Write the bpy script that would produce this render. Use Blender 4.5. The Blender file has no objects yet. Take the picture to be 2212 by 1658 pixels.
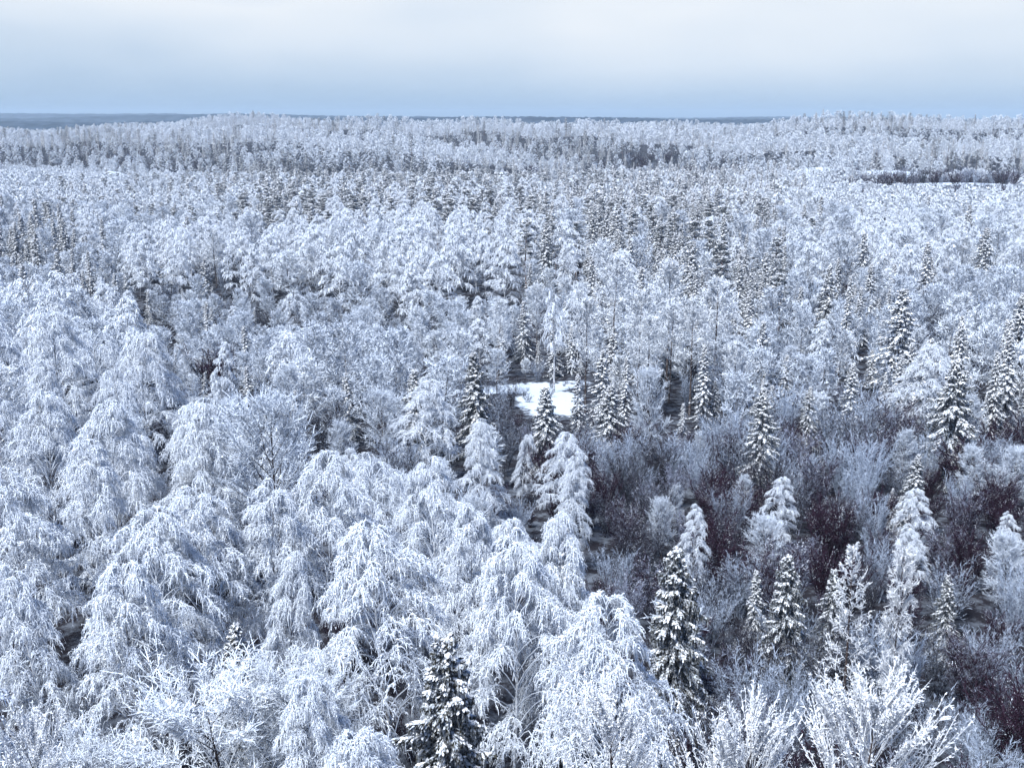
import bpy, math, random
import numpy as np
from mathutils import Vector

# ------------------------------------------------------------------ camera, sky, sun, exposure
sc = bpy.context.scene
HFOV = math.radians(50.0)
PITCH = math.radians(13.5)
CAM_Z = 46.0
FPX = 1106.0 / math.tan(HFOV / 2)            # focal length in the 2212 x 1658 survey grid of the photograph

cd = bpy.data.cameras.new('camera')
cam = bpy.data.objects.new('camera', cd)
sc.collection.objects.link(cam)
cam.location = (0, 0, CAM_Z)
cam.rotation_euler = (math.radians(90) - PITCH, 0, 0)
cd.sensor_fit = 'HORIZONTAL'
cd.angle = HFOV
cd.clip_start = 0.5
cd.clip_end = 40000
sc.camera = cam

SUN_EL, SUN_AZ = math.radians(60), math.radians(-140)      # azimuth from +Y, negative = to the left of the view
w = bpy.data.worlds.new('World'); sc.world = w; w.use_nodes = True
nt = w.node_tree; nt.nodes.clear()
def N(tree, t, **kw):
    n = tree.nodes.new(t)
    for k, v in kw.items(): setattr(n, k, v)
    return n
out = N(nt, 'ShaderNodeOutputWorld'); bg = N(nt, 'ShaderNodeBackground')
sky = N(nt, 'ShaderNodeTexSky'); sky.sky_type = 'NISHITA'; sky.sun_disc = False
sky.sun_elevation = SUN_EL; sky.sun_rotation = SUN_AZ; sky.altitude = 100
tc = N(nt, 'ShaderNodeTexCoord'); sep = N(nt, 'ShaderNodeSeparateXYZ')
nt.links.new(tc.outputs['Generated'], sep.inputs[0])
ramp = N(nt, 'ShaderNodeValToRGB')                         # blue-grey bank low down, pale cloud over it; unseen zenith darkened to deepen shadows
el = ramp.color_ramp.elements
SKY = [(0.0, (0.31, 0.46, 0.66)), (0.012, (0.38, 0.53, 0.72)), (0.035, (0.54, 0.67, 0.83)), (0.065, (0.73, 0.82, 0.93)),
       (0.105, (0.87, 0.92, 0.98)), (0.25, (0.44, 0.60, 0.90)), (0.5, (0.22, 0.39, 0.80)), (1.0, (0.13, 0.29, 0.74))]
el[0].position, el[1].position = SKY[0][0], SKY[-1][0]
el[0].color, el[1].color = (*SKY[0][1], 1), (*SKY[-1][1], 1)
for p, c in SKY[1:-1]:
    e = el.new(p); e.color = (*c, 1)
noise = N(nt, 'ShaderNodeTexNoise'); noise.inputs['Scale'].default_value = 2.6; noise.inputs['Detail'].default_value = 3
mp = N(nt, 'ShaderNodeMapping'); mp.inputs['Scale'].default_value = (1, 1, 3.0); mp.inputs['Location'].default_value = (0.35, 0.2, 0.1)
nt.links.new(tc.outputs['Generated'], mp.inputs[0]); nt.links.new(mp.outputs[0], noise.inputs['Vector'])
ma = N(nt, 'ShaderNodeMath', operation='MULTIPLY_ADD'); ma.inputs[1].default_value = 0.26; ma.inputs[2].default_value = -0.13
nt.links.new(noise.outputs['Fac'], ma.inputs[0])
mulz = N(nt, 'ShaderNodeMath', operation='MULTIPLY'); nt.links.new(ma.outputs[0], mulz.inputs[0])
zs = N(nt, 'ShaderNodeMath', operation='MULTIPLY'); zs.use_clamp = True; zs.inputs[1].default_value = 9.0
nt.links.new(sep.outputs['Z'], zs.inputs[0]); nt.links.new(zs.outputs[0], mulz.inputs[1])
addz = N(nt, 'ShaderNodeMath', operation='ADD'); nt.links.new(sep.outputs['Z'], addz.inputs[0]); nt.links.new(mulz.outputs[0], addz.inputs[1])
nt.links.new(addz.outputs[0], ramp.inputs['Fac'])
sk = N(nt, 'ShaderNodeVectorMath', operation='SCALE'); sk.inputs['Scale'].default_value = 0.006
nt.links.new(sky.outputs['Color'], sk.inputs[0])
ad = N(nt, 'ShaderNodeVectorMath', operation='ADD')
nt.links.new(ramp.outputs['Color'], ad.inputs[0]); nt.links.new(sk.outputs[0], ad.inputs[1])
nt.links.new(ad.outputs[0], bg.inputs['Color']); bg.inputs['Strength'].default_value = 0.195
nt.links.new(bg.outputs[0], out.inputs['Surface'])

sd = bpy.data.lights.new('sun', 'SUN'); sd.energy = 1.5; sd.angle = math.radians(18); sd.color = (0.90, 0.955, 1.0)
sun = bpy.data.objects.new('sun', sd); sc.collection.objects.link(sun)
dv = Vector((math.sin(SUN_AZ) * math.cos(SUN_EL), math.cos(SUN_AZ) * math.cos(SUN_EL), math.sin(SUN_EL)))
sun.rotation_euler = dv.to_track_quat('Z', 'Y').to_euler(); sun.location = (0, 0, 300)

sc.view_settings.view_transform = 'Standard'; sc.view_settings.look = 'None'
sc.view_settings.exposure = 2.3; sc.view_settings.gamma = 1.0
sc.render.engine = 'CYCLES'
cy = sc.cycles
cy.max_bounces = 4; cy.diffuse_bounces = 1; cy.glossy_bounces = 1; cy.transmission_bounces = 1
cy.volume_bounces = 0; cy.transparent_max_bounces = 4
cy.use_denoising = True; cy.denoising_prefilter = 'ACCURATE'
cy.use_adaptive_sampling = True; cy.adaptive_threshold = 0.02
cy.caustics_reflective = False; cy.caustics_refractive = False

# ------------------------------------------------------------------ materials
def mat(name):
    m = bpy.data.materials.new(name); m.use_nodes = True
    t = m.node_tree; t.nodes.clear()
    o = N(t, 'ShaderNodeOutputMaterial'); d = N(t, 'ShaderNodeBsdfDiffuse')
    t.links.new(d.outputs[0], o.inputs['Surface'])
    return m, t, d
def mixc(t, fac, a, b):
    m = N(t, 'ShaderNodeMix', data_type='RGBA')
    if isinstance(fac, (int, float)): m.inputs[0].default_value = fac
    else: t.links.new(fac, m.inputs[0])
    for s, v in ((6, a), (7, b)):
        if isinstance(v, tuple): m.inputs[s].default_value = (*v, 1)
        else: t.links.new(v, m.inputs[s])
    return m.outputs[2]
def rng_map(t, val, a, b, c=0.0, d=1.0):
    r = N(t, 'ShaderNodeMapRange'); r.inputs[1].default_value = a; r.inputs[2].default_value = b
    r.inputs[3].default_value = c; r.inputs[4].default_value = d
    t.links.new(val, r.inputs[0]); return r.outputs[0]

def frost_mat(name, frost, twig, cover, scale=2.2, vary=0.10):
    """Rime on twigs: white where the rime sits, twig colour where it has dropped off (patchy), each tree a little different."""
    m, t, d = mat(name)
    tc = N(t, 'ShaderNodeTexCoord'); n1 = N(t, 'ShaderNodeTexNoise'); n1.inputs['Scale'].default_value = scale; n1.inputs['Detail'].default_value = 4
    n1.inputs['Roughness'].default_value = 0.75
    t.links.new(tc.outputs['Object'], n1.inputs['Vector'])
    oi = N(t, 'ShaderNodeObjectInfo')
    sh = N(t, 'ShaderNodeMath', operation='MULTIPLY_ADD'); sh.inputs[1].default_value = vary; sh.inputs[2].default_value = -vary / 2
    t.links.new(oi.outputs['Random'], sh.inputs[0])
    s2 = N(t, 'ShaderNodeMath', operation='ADD'); t.links.new(n1.outputs['Fac'], s2.inputs[0]); t.links.new(sh.outputs[0], s2.inputs[1])
    c0 = 0.5 + (0.5 - cover) * 0.62
    f = rng_map(t, s2.outputs[0], c0 - 0.07, c0 + 0.07)
    col = mixc(t, f, twig, frost)
    t.links.new(col, d.inputs['Color'])
    return m

def bark_mat(name, c1, c2, frost=0.55, scale=3.0, top=0.25):
    m, t, d = mat(name)
    tc = N(t, 'ShaderNodeTexCoord'); n1 = N(t, 'ShaderNodeTexNoise'); n1.inputs['Scale'].default_value = scale; n1.inputs['Detail'].default_value = 5
    t.links.new(tc.outputs['Object'], n1.inputs['Vector'])
    base = mixc(t, rng_map(t, n1.outputs['Fac'], 0.4, 0.6), c1, c2)
    g = N(t, 'ShaderNodeNewGeometry'); s = N(t, 'ShaderNodeSeparateXYZ'); t.links.new(g.outputs['True Normal'], s.inputs[0])
    n2 = N(t, 'ShaderNodeTexNoise'); n2.inputs['Scale'].default_value = 5; t.links.new(tc.outputs['Object'], n2.inputs['Vector'])
    a = N(t, 'ShaderNodeMath', operation='ADD'); t.links.new(s.outputs['Z'], a.inputs[0]); t.links.new(n2.outputs['Fac'], a.inputs[1])
    f = rng_map(t, a.outputs[0], top + 0.3, top + 0.55, 0, 1)
    col = mixc(t, f, base, (frost, frost * 1.02, frost * 1.06))
    t.links.new(col, d.inputs['Color'])
    return m

def needle_mat(name, c1, c2, r0=0.42):
    m, t, d = mat(name)
    tc = N(t, 'ShaderNodeTexCoord'); n1 = N(t, 'ShaderNodeTexNoise'); n1.inputs['Scale'].default_value = 3; n1.inputs['Detail'].default_value = 3
    t.links.new(tc.outputs['Object'], n1.inputs['Vector'])
    f = rng_map(t, n1.outputs['Fac'], 0.35, 0.65)
    b = mixc(t, f, c1, c2)
    n2 = N(t, 'ShaderNodeTexNoise'); n2.inputs['Scale'].default_value = 7; n2.inputs['Detail'].default_value = 3
    t.links.new(tc.outputs['Object'], n2.inputs['Vector'])
    col = mixc(t, rng_map(t, n2.outputs['Fac'], r0, r0 + 0.18, 0, 0.9), b, (0.60, 0.63, 0.68))      # rime caught among the needles
    t.links.new(col, d.inputs['Color'])
    return m

FW = (0.82, 0.85, 0.91)
M = {
 'birch_rime': frost_mat('birch_rime', FW, (0.22, 0.20, 0.22), 1.0),
 'alder_rime': frost_mat('alder_rime', (0.66, 0.70, 0.77), (0.10, 0.09, 0.10), 0.76, vary=.2),
 'aspen_rime': frost_mat('aspen_rime', (0.80, 0.82, 0.86), (0.16, 0.14, 0.15), 0.94),
 'thick_rime': frost_mat('thick_rime', (0.86, 0.86, 0.88), (0.2, 0.17, 0.17), 0.97),
 'willow_rime': frost_mat('willow_rime', (0.78, 0.81, 0.86), (0.13, 0.12, 0.13), 0.92),
 'thicket_rime': frost_mat('thicket_rime', (0.48, 0.54, 0.65), (0.038, 0.034, 0.044), 0.46, vary=0.28),
 'dark_twigs': frost_mat('dark_twigs', (0.40, 0.43, 0.54), (0.036, 0.020, 0.032), 0.30, vary=0.28),
 'birch_bark': bark_mat('birch_bark', (0.50, 0.48, 0.48), (0.14, 0.12, 0.12), 0.80, 2.0, top=0.1),
 'dark_bark': bark_mat('dark_bark', (0.060, 0.045, 0.042), (0.10, 0.075, 0.07), 0.70, 3.0),
 'red_bark': bark_mat('red_bark', (0.16, 0.075, 0.045), (0.08, 0.045, 0.035), 0.70, 2.0),
 'needles': needle_mat('needles', (0.036, 0.040, 0.034), (0.065, 0.060, 0.050)),
 'dark_needles': needle_mat('dark_needles', (0.040, 0.040, 0.033), (0.075, 0.068, 0.056), 0.44),
 'pine_needles': needle_mat('pine_needles', (0.030, 0.045, 0.038), (0.055, 0.065, 0.05)),
 'snow': frost_mat('snow_load', (0.82, 0.81, 0.82), (0.42, 0.43, 0.44), 0.9, 4.0),
}

# ------------------------------------------------------------------ mesh helpers
Z = np.array([0.0, 0.0, 1.0])
def unit(v): return v / np.maximum(np.linalg.norm(v, axis=-1, keepdims=True), 1e-9)
def tang(P):
    T = np.empty_like(P); T[:, 1:-1] = P[:, 2:] - P[:, :-2]; T[:, 0] = P[:, 1] - P[:, 0]; T[:, -1] = P[:, -1] - P[:, -2]
    return unit(T)

class MB:
    """Collects shapes; build() links them as one mesh."""
    def __init__(s): s.v = []; s.q = []; s.t = []; s.n = 0
    def add(s, v, q=None, t=None):
        if q is not None and len(q): s.q.append(q + s.n)
        if t is not None and len(t): s.t.append(t + s.n)
        s.v.append(v.reshape(-1, 3)); s.n += v.reshape(-1, 3).shape[0]
    def ribbon(s, P, Wd, side):
        """P (n,k,3) centre lines, Wd (n,k) widths, side (n,3) or (n,k,3) hint across the strip."""
        n, k, _ = P.shape
        T = tang(P)
        if side.ndim == 2: side = side[:, None, :]
        S = unit(side - T * (side * T).sum(-1, keepdims=True)) * (Wd[..., None] * 0.5)
        V = np.stack([P - S, P + S], axis=2)                       # n,k,2,3
        i = (np.arange(n) * k * 2)[:, None] + (np.arange(k - 1) * 2)[None, :]
        q = np.stack([i, i + 1, i + 3, i + 2], -1).reshape(-1, 4)
        s.add(V, q)
    def tube(s, P, Rd, m=3):
        n, k, _ = P.shape
        T = tang(P)
        ref = np.where(np.abs(T[..., 2:3]) > 0.9, np.array([1.0, 0, 0]), Z)
        A = unit(np.cross(T, ref)); B = np.cross(A, T)
        a = np.arange(m) * 2 * math.pi / m + 0.5236
        ring = A[..., None, :] * np.cos(a)[:, None] + B[..., None, :] * np.sin(a)[:, None]
        V = P[..., None, :] + ring * Rd[..., None, None]
        base = (np.arange(n) * k * m)[:, None, None] + (np.arange(k - 1) * m)[None, :, None]
        j = np.arange(m)[None, None, :]; j2 = (j + 1) % m
        q = np.stack([base + j, base + j2, base + m + j2, base + m + j], -1).reshape(-1, 4)
        s.add(V, q)
    def tris(s, A, B, C):
        V = np.stack([A, B, C], 1); n = len(A)
        s.add(V, None, np.arange(n * 3).reshape(n, 3))
    def data(s):
        v = np.concatenate(s.v) if s.v else np.zeros((0, 3))
        q = np.concatenate(s.q) if s.q else np.zeros((0, 4), int)
        t = np.concatenate(s.t) if s.t else np.zeros((0, 3), int)
        return v, q, t

def make_mesh(name, parts, smooth=False):
    """parts: list of (MB, material)."""
    me = bpy.data.meshes.new(name)
    vs, qs, ts, qm, tm, off = [], [], [], [], [], 0
    for i, (mb, m) in enumerate(parts):
        v, q, t = mb.data()
        vs.append(v); qs.append(q + off); ts.append(t + off); qm.append(np.full(len(q), i)); tm.append(np.full(len(t), i)); off += len(v)
        me.materials.append(m)
    v = np.concatenate(vs); q = np.concatenate(qs); t = np.concatenate(ts)
    me.vertices.add(len(v)); me.vertices.foreach_set('co', v.astype(np.float32).ravel())
    loops = np.concatenate([q.ravel(), t.ravel()]).astype(np.int32)
    me.loops.add(len(loops)); me.loops.foreach_set('vertex_index', loops)
    npoly = len(q) + len(t); me.polygons.add(npoly)
    start = np.concatenate([np.arange(len(q)) * 4, len(q) * 4 + np.arange(len(t)) * 3]).astype(np.int32)
    me.polygons.foreach_set('loop_start', start)
    me.polygons.foreach_set('material_index', np.concatenate(qm + tm).astype(np.int32))
    if smooth: me.polygons.foreach_set('use_smooth', np.ones(npoly, bool))
    me.update(calc_edges=True)
    return me

def hdir(az): return np.stack([np.cos(az), np.sin(az), np.zeros_like(az)], -1)

# ------------------------------------------------------------------ tree generators; each returns {part: [(MB, material)]}
def tree(seed, H, R, cb=0.28, ct=0.97, prof=((0, .62), (.3, 1), (.65, .92), (1, .42)), nl=30, nsub=10, ntw=8,
         la=(0.7, 1.6), ldrop=0.45, lrand=0.25, sub_len=(0.18, 0.30, 0.4), sub_a=0.45, sub_drop=1.0, sub_ang=(0.35, 1.3), s0=0.25,
         tw=(0.4, 1.4), mode='hang', tww=0.055, twk=4, twiglets=4, tgl=0.2, trunk_r=0.16, limb_r=0.05, sub_r=0.03,
         bark='birch_bark', rime='birch_rime', sway=0.6, shrub=False, spread=1.0, limb_k=7, sides=6, limbs_in_crown=False, trunk_top=0.95, load=0.0, nload=1, sub_el=0.55, tuft=None):
    g = np.random.default_rng(seed)
    tr, cr, tf = MB(), MB(), MB()
    ph = g.uniform(0, 6.28); sw = sway * g.uniform(0.5, 1)
    def axis(z):
        f = z / H
        return np.stack([sw * np.cos(ph) * f ** 2 + 0.12 * sw * np.sin(9 * f + ph), sw * np.sin(ph) * f ** 2 + 0.12 * sw * np.cos(7 * f), z], -1)
    u = (np.arange(nl) + g.uniform(0, 1, nl)) / nl
    az = np.arange(nl) * 2.39996 + g.uniform(-.5, .5, nl)
    z0 = H * (cb + (ct - cb) * u)
    pf = np.interp(u, [p[0] for p in prof], [p[1] for p in prof])
    L = R * pf * g.uniform(0.72, 1.15, nl)
    S0 = axis(z0)
    if shrub:                                                       # many stems from the ground, fanning out
        S0 = hdir(az) * g.uniform(0.05, 0.5, nl)[:, None]; L = R * g.uniform(0.25, 1.0, nl)
        a = H * g.uniform(0.65, 1.05, nl) / L; b = ldrop * g.uniform(0.3, 1.6, nl) * a * 0.5; a = a + b * 0.6
    else:
        a = np.interp(u, [0, 1], la) + g.uniform(-lrand, lrand, nl)
        b = (a + ldrop + g.uniform(-.25, .3, nl)) if ldrop is not None and mode == 'hang' else np.full(nl, ldrop if ldrop is not None else 0.0) + g.uniform(-.1, .1, nl)
        tk = np.linspace(0, H * trunk_top, 12)
        tr.tube(axis(tk)[None], (trunk_r * (1 - 0.9 * tk / H) + 0.015)[None], sides)
    D = hdir(az)
    kink = g.normal(0, 0.06, (nl, 2))
    def lev(i, s):                                                  # point on limb i at s
        s_ = s[:, None]; side = np.stack([-D[i, 1], D[i, 0], 0 * s], -1)
        wob = np.sin(s * 5.0 + i) * kink[i, 0]
        return S0[i] + D[i] * (L[i] * s)[:, None] + Z * (L[i] * (a[i] * s - b[i] * s ** 2))[:, None] + side * (wob * L[i])[:, None]
    ii = np.repeat(np.arange(nl), limb_k); ss = np.tile(np.linspace(0, 1, limb_k), nl)
    P = lev(ii, ss).reshape(nl, limb_k, 3)
    rr = limb_r * (0.6 + 0.6 * L / R)[:, None] * (1 - 0.65 * np.linspace(0, 1, limb_k))[None]
    (cr if limbs_in_crown else tr).tube(P, rr, 3 if not shrub else 4)
    # second order
    n2 = nl * nsub
    i2 = np.repeat(np.arange(nl), nsub)
    s2 = s0 + (1 - s0) * ((np.tile(np.arange(nsub), nl) + g.uniform(0, 1, n2)) / nsub)
    sg = np.where(np.arange(n2) % 2 == 0, 1, -1)
    az2 = az[i2] + sg * g.uniform(*sub_ang, n2) * (1 - 0.45 * s2)
    L2 = (sub_len[0] + sub_len[1] * (1 - s2)) * L[i2] + sub_len[2] * g.uniform(0.6, 1.3, n2)
    S2 = lev(i2, s2)
    slope = a[i2] - 2 * b[i2] * s2
    if mode == 'hang':
        a2 = sub_a + 0.35 * np.clip(slope, -.6, 1.2) + g.uniform(-.2, .2, n2); b2 = a2 + sub_drop * g.uniform(0.5, 1.3, n2) * 0.7
    else:
        a2 = sub_a * np.clip(slope, 0.2, 2.2) + g.normal(0.05, sub_el, n2); b2 = np.full(n2, sub_drop) * g.uniform(0.3, 1.3, n2)
        sc2 = 1 / np.sqrt(1 + a2 ** 2); L2 = L2 * (0.35 + 0.65 * sc2) * 1.15
    D2 = hdir(az2)
    def sev(i, s): return S2[i] + D2[i] * (L2[i] * s)[:, None] + Z * (L2[i] * (a2[i] * s - b2[i] * s ** 2))[:, None]
    k2 = 4
    P2 = sev(np.repeat(np.arange(n2), k2), np.tile(np.linspace(0, 1, k2), n2)).reshape(n2, k2, 3)
    cr.tube(P2, sub_r * np.linspace(1, 0.45, k2)[None] * g.uniform(0.7, 1.2, n2)[:, None], 3)
    # twigs
    n3 = n2 * ntw
    i3 = np.repeat(np.arange(n2), ntw)
    q3 = (np.tile(np.arange(ntw), n2) + g.uniform(0.2, 1.1, n3)) / ntw
    q3 = np.clip(q3, 0.05, 1)
    S3 = sev(i3, q3)
    l3 = g.uniform(*tw, n3)
    t = np.linspace(0, 1, twk)
    if mode == 'hang':
        az3 = az2[i3] + g.normal(0, 0.9, n3)
        reach = g.uniform(0.05, 0.38, n3) * spread
        D3 = hdir(az3)
        P3 = (S3[:, None] + D3[:, None] * (reach[:, None] * t ** 0.7)[..., None]
              + Z * ((0.10 * np.sin(t * 2.6))[None] * reach[:, None] * 3 - l3[:, None] * t[None] ** 1.35)[..., None])
        side = hdir(g.uniform(0, 6.28, n3))
    else:
        base = D2[i3] + Z * (a2[i3] - 2 * b2[i3] * q3)[:, None]
        dr = unit(unit(base) * (0.9 if mode == 'spray' else 0.35) + g.normal(0, 0.42, (n3, 3)) * spread + Z * (0.25 if mode == 'spray' else 0.1))
        bend = g.normal(0, 0.12, (n3, 3)) - Z * 0.05
        P3 = S3[:, None] + dr[:, None] * (l3[:, None] * t)[..., None] + bend[:, None] * (l3[:, None] * t ** 2)[..., None]
        side = unit(g.normal(0, 1, (n3, 3)))
    W3 = tww * g.uniform(0.7, 1.3, n3)[:, None] * (1 - 0.6 * t)[None]
    cr.ribbon(P3, W3, side)
    if load > 0:                                                    # cushions of rime lying on the upper side of the bent twigs
        src = np.arange(n3) if tuft is None else np.nonzero((g.uniform(0, 1, n2) < tuft)[i3] & (q3 > .3) & (s2[i3] > .45))[0]
        n5 = len(src) * nload; i5 = np.repeat(src, nload)
        t5 = g.uniform(0, 0.55 if tuft is None else 1.0, n5); f = t5 * (twk - 1); lo = np.minimum(f.astype(int), twk - 2); fr = (f - lo)[:, None]
        C5 = P3[i5, lo] * (1 - fr) + P3[i5, lo + 1] * fr + Z * 0.03
        e1 = unit(P3[i5, lo + 1] - P3[i5, lo]) * 0.55 + hdir(az3[i5]) * 0.45 if mode == 'hang' else dr[i5]
        e1 = unit(e1 + g.normal(0, .25, (n5, 3))); e2 = unit(np.cross(Z + g.normal(0, .35, (n5, 3)), e1))
        w5 = load * g.uniform(.45, 1.2, n5)[:, None]
        wr = .55 if tuft is None else .32
        V = np.stack([C5 - e1 * w5, C5 + e2 * w5 * wr, C5 + e1 * w5, C5 - e2 * w5 * wr], 1)
        (cr if tuft is None else tf).add(V, np.arange(n5 * 4).reshape(n5, 4))
    if twiglets:
        n4 = n3 * twiglets
        i4 = np.repeat(np.arange(n3), twiglets); t4 = g.uniform(0.1, 0.95, n4)
        f = t4 * (twk - 1); lo = np.minimum(f.astype(int), twk - 2); fr = (f - lo)[:, None]
        B0 = P3[i4, lo] * (1 - fr) + P3[i4, lo + 1] * fr
        if mode == 'hang': d4 = unit(g.normal(0, 0.6, (n4, 3)) - Z * 0.6)
        else: d4 = unit(g.normal(0, 0.7, (n4, 3)) + dr[i4] * 0.7)
        l4 = tgl * g.uniform(0.5, 1.3, n4)[:, None]
        sd4 = unit(np.cross(d4, g.normal(0, 1, (n4, 3)))) * (tww * 0.5)
        cr.tris(B0 - sd4, B0 + sd4, B0 + d4 * l4)
    res = {'crown': [(cr, M[rime])]}
    if tr.n: res = {'trunk': [(tr, M[bark])], **res}
    if tf.n: res['snow'] = [(tf, M['willow_rime'])]
    return res

def spruce(seed, H, R, nb=210, nt_=18, cb=0.05, snow=0.8, tww=0.12, sw_=0.085, droop=1.0, curtain=0.34, pw=0.8, trunk_r=0.17, rag=3, nlump=3, mats=('dark_bark', 'needles', 'snow')):
    g = np.random.default_rng(seed)
    tr, nd, sn = MB(), MB(), MB()
    tk = np.linspace(0, H, 8)
    tr.tube(np.stack([0.08 * np.sin(tk), 0.08 * np.cos(tk * 0.8), tk], -1)[None], (trunk_r * (1 - tk / H) + 0.012)[None], 6)
    u = np.sort(((np.arange(nb) + g.uniform(0, 1, nb)) / nb)) ** 0.88
    az = np.arange(nb) * 2.39996 + g.uniform(-.45, .45, nb)
    L = R * (1 - u) ** pw * g.uniform(0.5, 1.22, nb) * (1 + 0.16 * np.sin(az * 1.0 + seed) + 0.12 * np.sin(u * 23 + seed)) + 0.14
    gaps = g.uniform(0, 1, nb) < 0.10; L[gaps] *= 0.5
    S0 = np.stack([0 * u, 0 * u, H * (cb + (1 - cb) * u * 0.985)], -1)
    a = np.interp(u, [0, .5, .9, 1], [-0.18, -0.05, 0.35, 1.4]) + g.uniform(-.12, .12, nb)
    b = np.interp(u, [0, .6, 1], [0.42, 0.35, 0.1]) * droop + g.uniform(-.08, .08, nb)
    c = np.interp(u, [0, 1], [0.16, 0.1])
    D = hdir(az)
    def lev(i, s): return S0[i] + D[i] * (L[i] * s)[:, None] + Z * (L[i] * (a[i] * s - b[i] * s ** 2 + c[i] * s ** 4))[:, None]
    k = 4; P = lev(np.repeat(np.arange(nb), k), np.tile(np.linspace(0, 1, k), nb)).reshape(nb, k, 3)
    tr.tube(P, (0.03 * (1 - 0.7 * np.linspace(0, 1, k)))[None] * np.ones((nb, 1)), 3)
    n2 = nb * nt_; i2 = np.repeat(np.arange(nb), nt_)
    s2 = 0.16 + 0.84 * (np.tile(np.arange(nt_), nb) + g.uniform(0, 1, n2)) / nt_
    sg = np.where(np.arange(n2) % 2 == 0, 1, -1)
    az2 = az[i2] + sg * g.uniform(0.25, 1.0, n2) * (1.15 - 0.6 * s2)
    L2 = (0.34 * (1.12 - s2) * L[i2] + 0.16) * g.uniform(0.7, 1.25, n2)
    D2 = hdir(az2); S2 = lev(i2, s2)
    t = np.array([0, .5, 1.0])
    a2 = g.uniform(-.25, .12, n2); b2 = g.uniform(0.15, 0.5, n2) * droop
    P2 = S2[:, None] + D2[:, None] * (L2[:, None] * t)[..., None] + Z * (L2[:, None] * (a2[:, None] * t - b2[:, None] * t ** 2))[..., None]
    perp = np.stack([-D2[:, 1], D2[:, 0], g.normal(0, 0.45, n2)], -1)
    wd = tww * g.uniform(0.7, 1.3, n2)[:, None] * np.array([0.8, 1.0, 0.35])[None]
    nd.ribbon(P2, wd, perp)
    m = n2 * rag; i3 = np.repeat(np.arange(n2), rag); f = g.uniform(0, 1, m)[:, None]
    B0 = P2[i3, 0] * (1 - f) + P2[i3, 2] * f
    hw = D2[i3] * (tww * 0.45) + g.normal(0, 0.02, (m, 3))
    drop = curtain * g.uniform(0.4, 1.4, m)[:, None] * np.clip(L[i2][i3] / 1.2, 0.25, 1.2)[:, None]
    nd.tris(B0 - hw, B0 + hw, B0 - Z * drop + g.normal(0, 0.06, (m, 3)))
    def lumps(Pl, n_each, size, Dl):                                 # small cushions of snow along the upper side of a twig or bough
        m = len(Pl) * n_each; a_ = np.repeat(np.arange(len(Pl)), n_each); kk = Pl.shape[1]
        f = g.uniform(0.08, 1, m) * (kk - 1); lo = np.minimum(f.astype(int), kk - 2); fr = (f - lo)[:, None]
        C = Pl[a_, lo] * (1 - fr) + Pl[a_, lo + 1] * fr + Z * 0.05 + g.normal(0, 0.02, (m, 3))
        e1 = unit(unit(Pl[a_, lo + 1] - Pl[a_, lo]) + g.normal(0, .35, (m, 3)) * np.array([1, 1, .5])); e2 = unit(np.cross(Z + g.normal(0, .25, (m, 3)), e1))
        w5 = size * g.uniform(.45, 1.4, m)[:, None]
        up = np.cross(e1, e2); up = up * np.sign(up[:, 2:3] + 1e-6)
        V = np.stack([C - e1 * w5, C - e2 * w5 * .62 - up * w5 * .22, C + e1 * w5 * 1.1 - up * w5 * .1, C + e2 * w5 * .62 - up * w5 * .22], 1)
        sn.add(V, None, (np.arange(m)[:, None, None] * 4 + np.array([[0, 1, 2], [0, 2, 3]])[None]).reshape(-1, 3))
    keep = (g.uniform(0, 1, n2) < snow) & (g.uniform(0, 1, nb) < 0.25 + 0.8 * snow)[i2]
    lumps(P2[keep], nlump, sw_, D2[keep])
    kb = g.uniform(0, 1, nb) < snow
    lumps(P[kb], nlump * 3, sw_ * 1.3, D[kb])
    return {'trunk': [(tr, M[mats[0]])], 'crown': [(nd, M[mats[1]])], 'snow': [(sn, M[mats[2]])]}

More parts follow.
